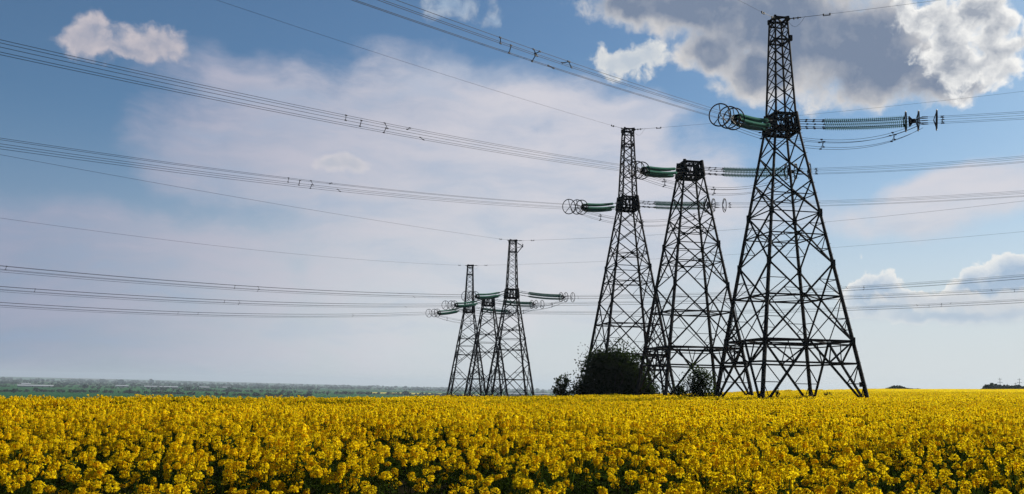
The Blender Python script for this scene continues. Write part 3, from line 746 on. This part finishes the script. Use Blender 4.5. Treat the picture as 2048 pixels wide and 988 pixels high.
fm = bpy.data.meshes.new('rapeseed_field'); fm.vertices.add(len(pts)); fm.vertices.foreach_set('co', pts.astype(np.float32).ravel())
at = fm.attributes.new('pick', 'INT', 'POINT'); at.data.foreach_set('value', idx.astype(np.int32))
at = fm.attributes.new('turn', 'FLOAT_VECTOR', 'POINT'); at.data.foreach_set('vector', rot.astype(np.float32).ravel())
at = fm.attributes.new('size', 'FLOAT_VECTOR', 'POINT'); at.data.foreach_set('vector', scl.astype(np.float32).ravel())
fo = link('rapeseed_field', fm); tag(fo, 'dense field of flowering yellow rapeseed filling the foreground', 'rapeseed field', kind='stuff')
gn = bpy.data.node_groups.new('plant crop', 'GeometryNodeTree')
gn.interface.new_socket('Geometry', in_out='INPUT', socket_type='NodeSocketGeometry'); gn.interface.new_socket('Geometry', in_out='OUTPUT', socket_type='NodeSocketGeometry')
gi, go_ = gn.nodes.new('NodeGroupInput'), gn.nodes.new('NodeGroupOutput')
ci = gn.nodes.new('GeometryNodeCollectionInfo'); ci.inputs['Collection'].default_value = crop; ci.inputs['Separate Children'].default_value = True; ci.inputs['Reset Children'].default_value = True
ip = gn.nodes.new('GeometryNodeInstanceOnPoints'); ip.inputs['Pick Instance'].default_value = True
def named(nm, ty):
    n = gn.nodes.new('GeometryNodeInputNamedAttribute'); n.data_type = ty; n.inputs['Name'].default_value = nm; return n.outputs['Attribute']
gn.links.new(gi.outputs[0], ip.inputs['Points']); gn.links.new(ci.outputs[0], ip.inputs['Instance'])
gn.links.new(named('pick', 'INT'), ip.inputs['Instance Index'])
er = gn.nodes.new('FunctionNodeEulerToRotation'); gn.links.new(named('turn', 'FLOAT_VECTOR'), er.inputs[0]); gn.links.new(er.outputs[0], ip.inputs['Rotation'])
gn.links.new(named('size', 'FLOAT_VECTOR'), ip.inputs['Scale']); gn.links.new(ip.outputs[0], go_.inputs[0])
md = fo.modifiers.new('crop', 'NODES'); md.node_group = gn

# ------------------------------------------------------------------ bushes and saplings
def foliage(px, Y, hw, ht, depth, nl, leaf, label, cat, name, lm, dense=1.0, stems=7, gap=.0, lumps=None, spiky=.2, group='bushes at the brow of the field', sink=0.0):
    X = on_plane(px, Y); zb = float(ground(X, Y)) - sink
    root = empty(name, (X, Y, zb)); tag(root, label, cat, group)
    r0 = random.Random(int(px)); lumps = lumps or [(0, .5, 1, 1)]
    sh = MB(); tips = []
    for i in range(stems):
        a = r0.uniform(0, 6.28); rr = r0.uniform(.1, .9); tip = Vector((hw * rr * math.cos(a), depth * rr * math.sin(a), ht * (1 - .45 * rr * rr) * r0.uniform(.75, 1.02)))
        b0 = Vector((tip.x * .15, tip.y * .15, 0)); mid = b0.lerp(tip, .5) + Vector((0, 0, ht * .08))
        w_ = .05 + ht * .008
        sh.tube([b0, b0.lerp(mid, .5), mid, mid.lerp(tip, .5), tip], w_, 5, r2=.012); tips.append((b0, mid, tip))
        for j in range(7):
            p = mid.lerp(tip, r0.uniform(-.5, .9)); e = p + Vector((r0.uniform(-1, 1) * hw * .25, r0.uniform(-1, 1) * depth * .25, r0.uniform(.1, .3) * ht)); sh.tube([p, p.lerp(e, .5) + Vector((0, 0, .05)), e], .02, 4, r2=.006); tips.append((p, p.lerp(e, .5), e))
    sh.build('branches', M_bark, root)
    # leaves in clusters round shoots that fill the crown
    C_ = []; nclu = max(30, nl // 28)
    for i in range(nclu):
        cx, cz, sx, sz = lumps[r0.randrange(len(lumps))]
        while True:
            v = Vector((r0.uniform(-1, 1), r0.uniform(-1, 1), r0.uniform(-1, 1)))
            if v.length < 1 and r0.random() < .35 + .65 * v.length: break
        C_.append((v.x * hw * sx + cx * hw, v.y * depth * sx, max(.1, (cz + v.z * .5 * sz) * ht)))
    C_ += [tuple(t[2]) for t in tips]
    C_ = np.array(C_); per = nl // len(C_); cl = np.repeat(C_, per, 0)
    up = np.minimum(nr.exponential(1, len(cl)), 2.2) * spiky * .28
    sg = .16 * min(hw, ht * .7) * (1 if dense >= 1 else .75)
    c = cl + nr.normal(0, 1, cl.shape) * [sg, sg, sg * .8]; c[:, 2] += up * (nr.uniform(0, 1, len(cl)) < .25)
    c[:, 2] = np.maximum(c[:, 2], .05); d = rdirs(len(c), .3); a = perp(d); b_ = np.cross(d, a); sz = leaf * nr.uniform(.6, 1.3, (len(c), 1))
    q_ = Q(); q_.add(c, a * sz * .5, b_ * sz, 0); link('leaves', q_.mesh('leaves', [lm]), root)
    return root
foliage(1227, 112, 4.9, 6.8, 3.8, 36000, .12, 'big dense dark bush in front of the foot of a masted tower', 'bush', 'bush', M_bushleaf, stems=12,
        lumps=[(0, .5, .62, .75), (-.35, .38, .5, .62), (.42, .35, .5, .6), (.15, .7, .42, .45), (-.25, .68, .4, .42), (.1, .2, .85, .4), (-.55, .22, .42, .42), (.65, .22, .38, .4)], spiky=.6)
foliage(1125, 108, 1.35, 3.9, 1.2, 1500, .11, 'small airy round-topped tree just left of the big dark bush', 'tree', 'small_tree', M_saplingleaf, dense=.6, stems=8, lumps=[(0, .55, .85, .75), (.3, .4, .6, .5), (-.35, .35, .5, .4)], spiky=.5)
foliage(1402, 92, 2.15, 3.9, 1.6, 3000, .095, 'thin dark shrub between the legs of the flat-topped and the nearest tower', 'shrub', 'shrub', M_bushleaf, dense=.6, stems=14, lumps=[(0, .4, .8, .7), (.35, .3, .55, .5), (-.4, .28, .5, .45)], spiky=.9)
foliage(1357, 100, .9, 2.4, .8, 700, .10, 'low straggly shrub left of the thin dark shrub', 'shrub', 'shrub', M_bushleaf, dense=.6, stems=7, spiky=.6)
foliage(1556, 84, .28, 2.1, .25, 150, .08, 'lone little sapling under the middle of the nearest tower', 'sapling', 'sapling', M_saplingleaf, dense=.6, stems=3, spiky=.4)
foliage(1655, 108, .5, 1.9, .4, 120, .08, 'low weed standing out of the crop right of the nearest tower middle', 'sapling', 'sapling', M_saplingleaf, dense=.6, stems=3, spiky=.4)

# ------------------------------------------------------------------ far land: tree lines, sheds, a yellow field, masts
def tree_mass(name, label, lst, kind='stuff'):
    """rough small crowns, lst of (x, y, height, width)"""
    q_ = Q()
    for (x, y, h, w) in lst:
        z = float(ground(x, y)); n = 60
        c = rdirs(n) * nr.uniform(.45, 1, (n, 1)) * [w * .5, w * .5, h * .45] + [x, y, z + h * .52]
        q_.blossom(c, w * .10, None, 0, 0)
        q_.stick((x, y, z), (x, y, z + h * .6), max(.3, w * .04), 0)
    o = link(name, q_.mesh(name, [M_fartree])); tag(o, label, 'tree line' if kind == 'stuff' else 'tree', kind=kind); return o
def row(px0, px1, D, dens, h, jitter=.02, wob=0.0, ph=0.0):
    out_ = []; n = int(dens)
    for i in range(n):
        t = nr.uniform(0, 1); px = px0 + (px1 - px0) * t; a = R(pix_azel(px, 780)[0]); d = D * (1 + nr.normal(0, jitter)) * (1 + wob * math.sin(t * 5 + ph))
        hh = h * nr.uniform(.5, 1.15) * (1.5 if nr.uniform() < .06 else 1); out_.append((d * math.sin(a), d * math.cos(a), hh, hh * nr.uniform(.8, 1.8)))
    return out_
tree_mass('hedgerow', 'dark hedgerow crossing the green plain at far left', row(-60, 620, 1650, 230, 5, .012, .08) + row(300, 1150, 2300, 220, 7, .03, .05, 1))
tree_mass('distant_woodland', 'hazy wooded strip along the horizon at left', row(-80, 640, 4200, 420, 8, .08) + row(-80, 900, 6000, 500, 12, .10) + row(400, 1200, 5200, 420, 10, .08) + row(-40, 1150, 8500, 420, 20, .08) + row(-60, 420, 2900, 120, 6, .05))
for (px, D, h) in ((692, 2050, 9), (738, 2150, 8), (655, 1900, 6), (565, 1800, 6), (1000, 2400, 10), (845, 2300, 8), (812, 2250, 7), (455, 1750, 6), (28, 1500, 7)):
    a = R(pix_azel(px, 780)[0]); x, y = D * math.sin(a), D * math.cos(a); z = float(ground(x, y))
    root = empty('far_tree', (x, y, z)); tag(root, {692: 'darker lone tree on the plain, just left of centre of the far yellow strip', 738: 'rounded lone tree in front of the far yellow strip', 655: 'small lone tree left of the far yellow strip',
        565: 'small lone tree on the green plain past the brow, left of centre', 1000: 'lone tree on the plain seen between the far towers', 845: 'lone tree on the plain a little left of the far towers', 812: 'lone low tree below the far yellow strip',
        455: 'small round tree on the left plain below the far hedges', 28: 'lone tree on the plain at the very left edge'}[px], 'tree', 'lone trees on the far plain')
    q_ = Q(); n = 70; q_.blossom(rdirs(n) * nr.uniform(.4, 1, (n, 1)) * [h * .42, h * .42, h * .42] + [0, 0, h * .58], h * .11, None, 0, 0); link('crown', q_.mesh('crown', [M_fartree]), root)
    t_ = MB(); t_.tube([(0, 0, -.3), (0, 0, h * .5)], h * .035, 5); t_.build('trunk', M_bark, root)
sheds = [(70, 2900, 150, 'long white shed roof at far left, nearest the edge'), (243, 3600, 70, 'small white shed a quarter across the left horizon'), (322, 3500, 190, 'longest white shed roof, under the far town at left'),
         (408, 3700, 60, 'small white shed right of the longest one'), (450, 3900, 70, 'white shed furthest right of the left-hand group'), (1030, 3300, 120, 'white shed roof seen between far towers and small tree'), (1082, 3500, 110, 'white shed roof touching the small airy tree'), (48, 3800, 60, 'tiny white shed behind the long one at far left')]
for px, D, L_, lb in sheds:
    a = R(pix_azel(px, 780)[0]); x, y = D * math.sin(a), D * math.cos(a); root = empty('farm_shed', (x, y, float(ground(x, y))), -a + R(4)); tag(root, lb, 'shed', 'white sheds on the far plain')
    w = MB(); w.box((0, 0, 1.5), L_ * .6, 22, 4); w.build('wall', M_shedwall, root)
    w = MB(); Lh = L_ * .3 + 1; w.raw([(-Lh, -12, 3.4), (Lh, -12, 3.4), (Lh, 0, 6.5), (-Lh, 0, 6.5), (-Lh, 12, 3.4), (Lh, 12, 3.4)], [(0, 1, 2, 3), (3, 2, 5, 4), (0, 3, 4), (1, 5, 2)]); w.build('roof', M_shed, root)
for px, D, w_, h_, lb in ((241, 5600, 30, 24, 'blocky far tower building on the left skyline'), (300, 6000, 16, 32, 'left of two slim far towers on the left skyline'), (303.5, 6000, 16, 26, 'right of two slim far towers on the left skyline')):
    a = R(pix_azel(px, 780)[0]); x, y = D * math.sin(a), D * math.cos(a); root = empty('far_building', (x, y, float(ground(x, y))), -a); tag(root, lb, 'building', 'far town blocks')
    w = MB(); w.box((0, 0, h_ / 2 - 3), w_, w_, h_ + 6); w.build('wall', M_shedwall, root)
    w = MB(); w.box((0, 0, h_ + 1.2), w_ * .6, w_ * .6, 2.2); w.build('roof', M_shedwall, root)
# yellow field strip on the plain
Vs = []; 
for px in np.linspace(735, 1015, 29):
    a = R(pix_azel(px, 780)[0]); t = (px - 735) / 280
    d0, d1 = 2650 - 350 * t + 0, 3150 - 330 * t + 250 * math.sin(math.pi * t) * .6
    for d in np.linspace(d0, d1, 5): x, y = d * math.sin(a), d * math.cos(a); Vs.append((x, y, float(ground(x, y)) + .8))
Fs = [(i * 5 + j, (i + 1) * 5 + j, (i + 1) * 5 + j + 1, i * 5 + j + 1) for i in range(28) for j in range(4)]
yo = link('far_field', npmesh('far_field', Vs, Fs, [M_farrape])); tag(yo, kind='structure')
# right horizon: belt of trees, low mound of scrub, thin masts beyond the brow
tree_mass('shelterbelt', 'dark line of trees on the right skyline at the picture edge', row(1975, 2200, 640, 260, 3.7, .01) + row(1962, 1990, 640, 4, 3.0, .01) + row(1945, 1975, 640, 3, 1.8, .01))
md_ = []
for i in range(70):
    t = i / 69; px = 1776 + 66 * t; a = R(pix_azel(px, 780)[0]); d = 640 * (1 + nr.normal(0, .006)); hh = 1.2 + 2.2 * math.exp(-((t - .28) / .25) ** 2) + .5 * nr.uniform(); md_.append((d * math.sin(a), d * math.cos(a), hh, 4))
tree_mass('scrub_mound', 'low dark hump of scrub on the right skyline', md_)
mi = 0
for px, D, h, lb in ((1806, 1400, 34, 'faint thin mast above the low scrub hump'), (1840, 1500, 28, 'faint mast at the right end of the scrub hump'), (1898, 1500, 30, 'faint lone mast between hump and tree line'), (1742, 1500, 34, 'faint mast right beside the foot of the nearest tower'),
                     (2001, 1100, 34, 'tallest thin mast above the tree line at right'), (2018, 1200, 26, 'short mast second from left above the right tree line'), (2026, 1200, 29, 'third mast from left above the right tree line'), (2032, 1200, 33, 'fourth mast from left above the right tree line'), (2040, 1100, 34, 'mast nearest the right picture edge'),
                     (362 * .5 + 0, 1500, 0, '')):
    if not h: continue
    a = R(pix_azel(px, 780)[0]); x, y = D * math.sin(a), D * math.cos(a); z = float(ground(x, y)); root = empty('far_mast', (x, y, z), -a); tag(root, lb, 'mast', 'thin masts beyond the field')
    w = MB(); w.bar((0, 0, -1), (0, 0, h), .9, .35); w.build('pole', M_steel, root)
    w = MB(); w.bar((-2.6, 0, h * .86), (2.6, 0, h * .86), .35); w.bar((-1.8, 0, h * .96), (1.8, 0, h * .96), .3); w.build('crossarm', M_steel, root)

# ------------------------------------------------------------------ the air itself
HZ = 8.0e-5
hb = MB(); zmin = float(Z_.min()) - 1.5; ztop = 120.0
hb.box((0, 0, (zmin + ztop) / 2), 40000, 40000, ztop - zmin)
M_haze = bpy.data.materials.new('haze'); M_haze.use_nodes = True; nt2 = M_haze.node_tree; nt2.nodes.clear()
pv = nt2.nodes.new('ShaderNodeVolumePrincipled'); pv.inputs['Color'].default_value = (0.78, 0.90, 1.0, 1); pv.inputs['Density'].default_value = HZ; pv.inputs['Anisotropy'].default_value = 0.2
oo = nt2.nodes.new('ShaderNodeOutputMaterial'); nt2.links.new(pv.outputs[0], oo.inputs['Volume'])
tag(hb.build('haze', M_haze), kind='stuff')
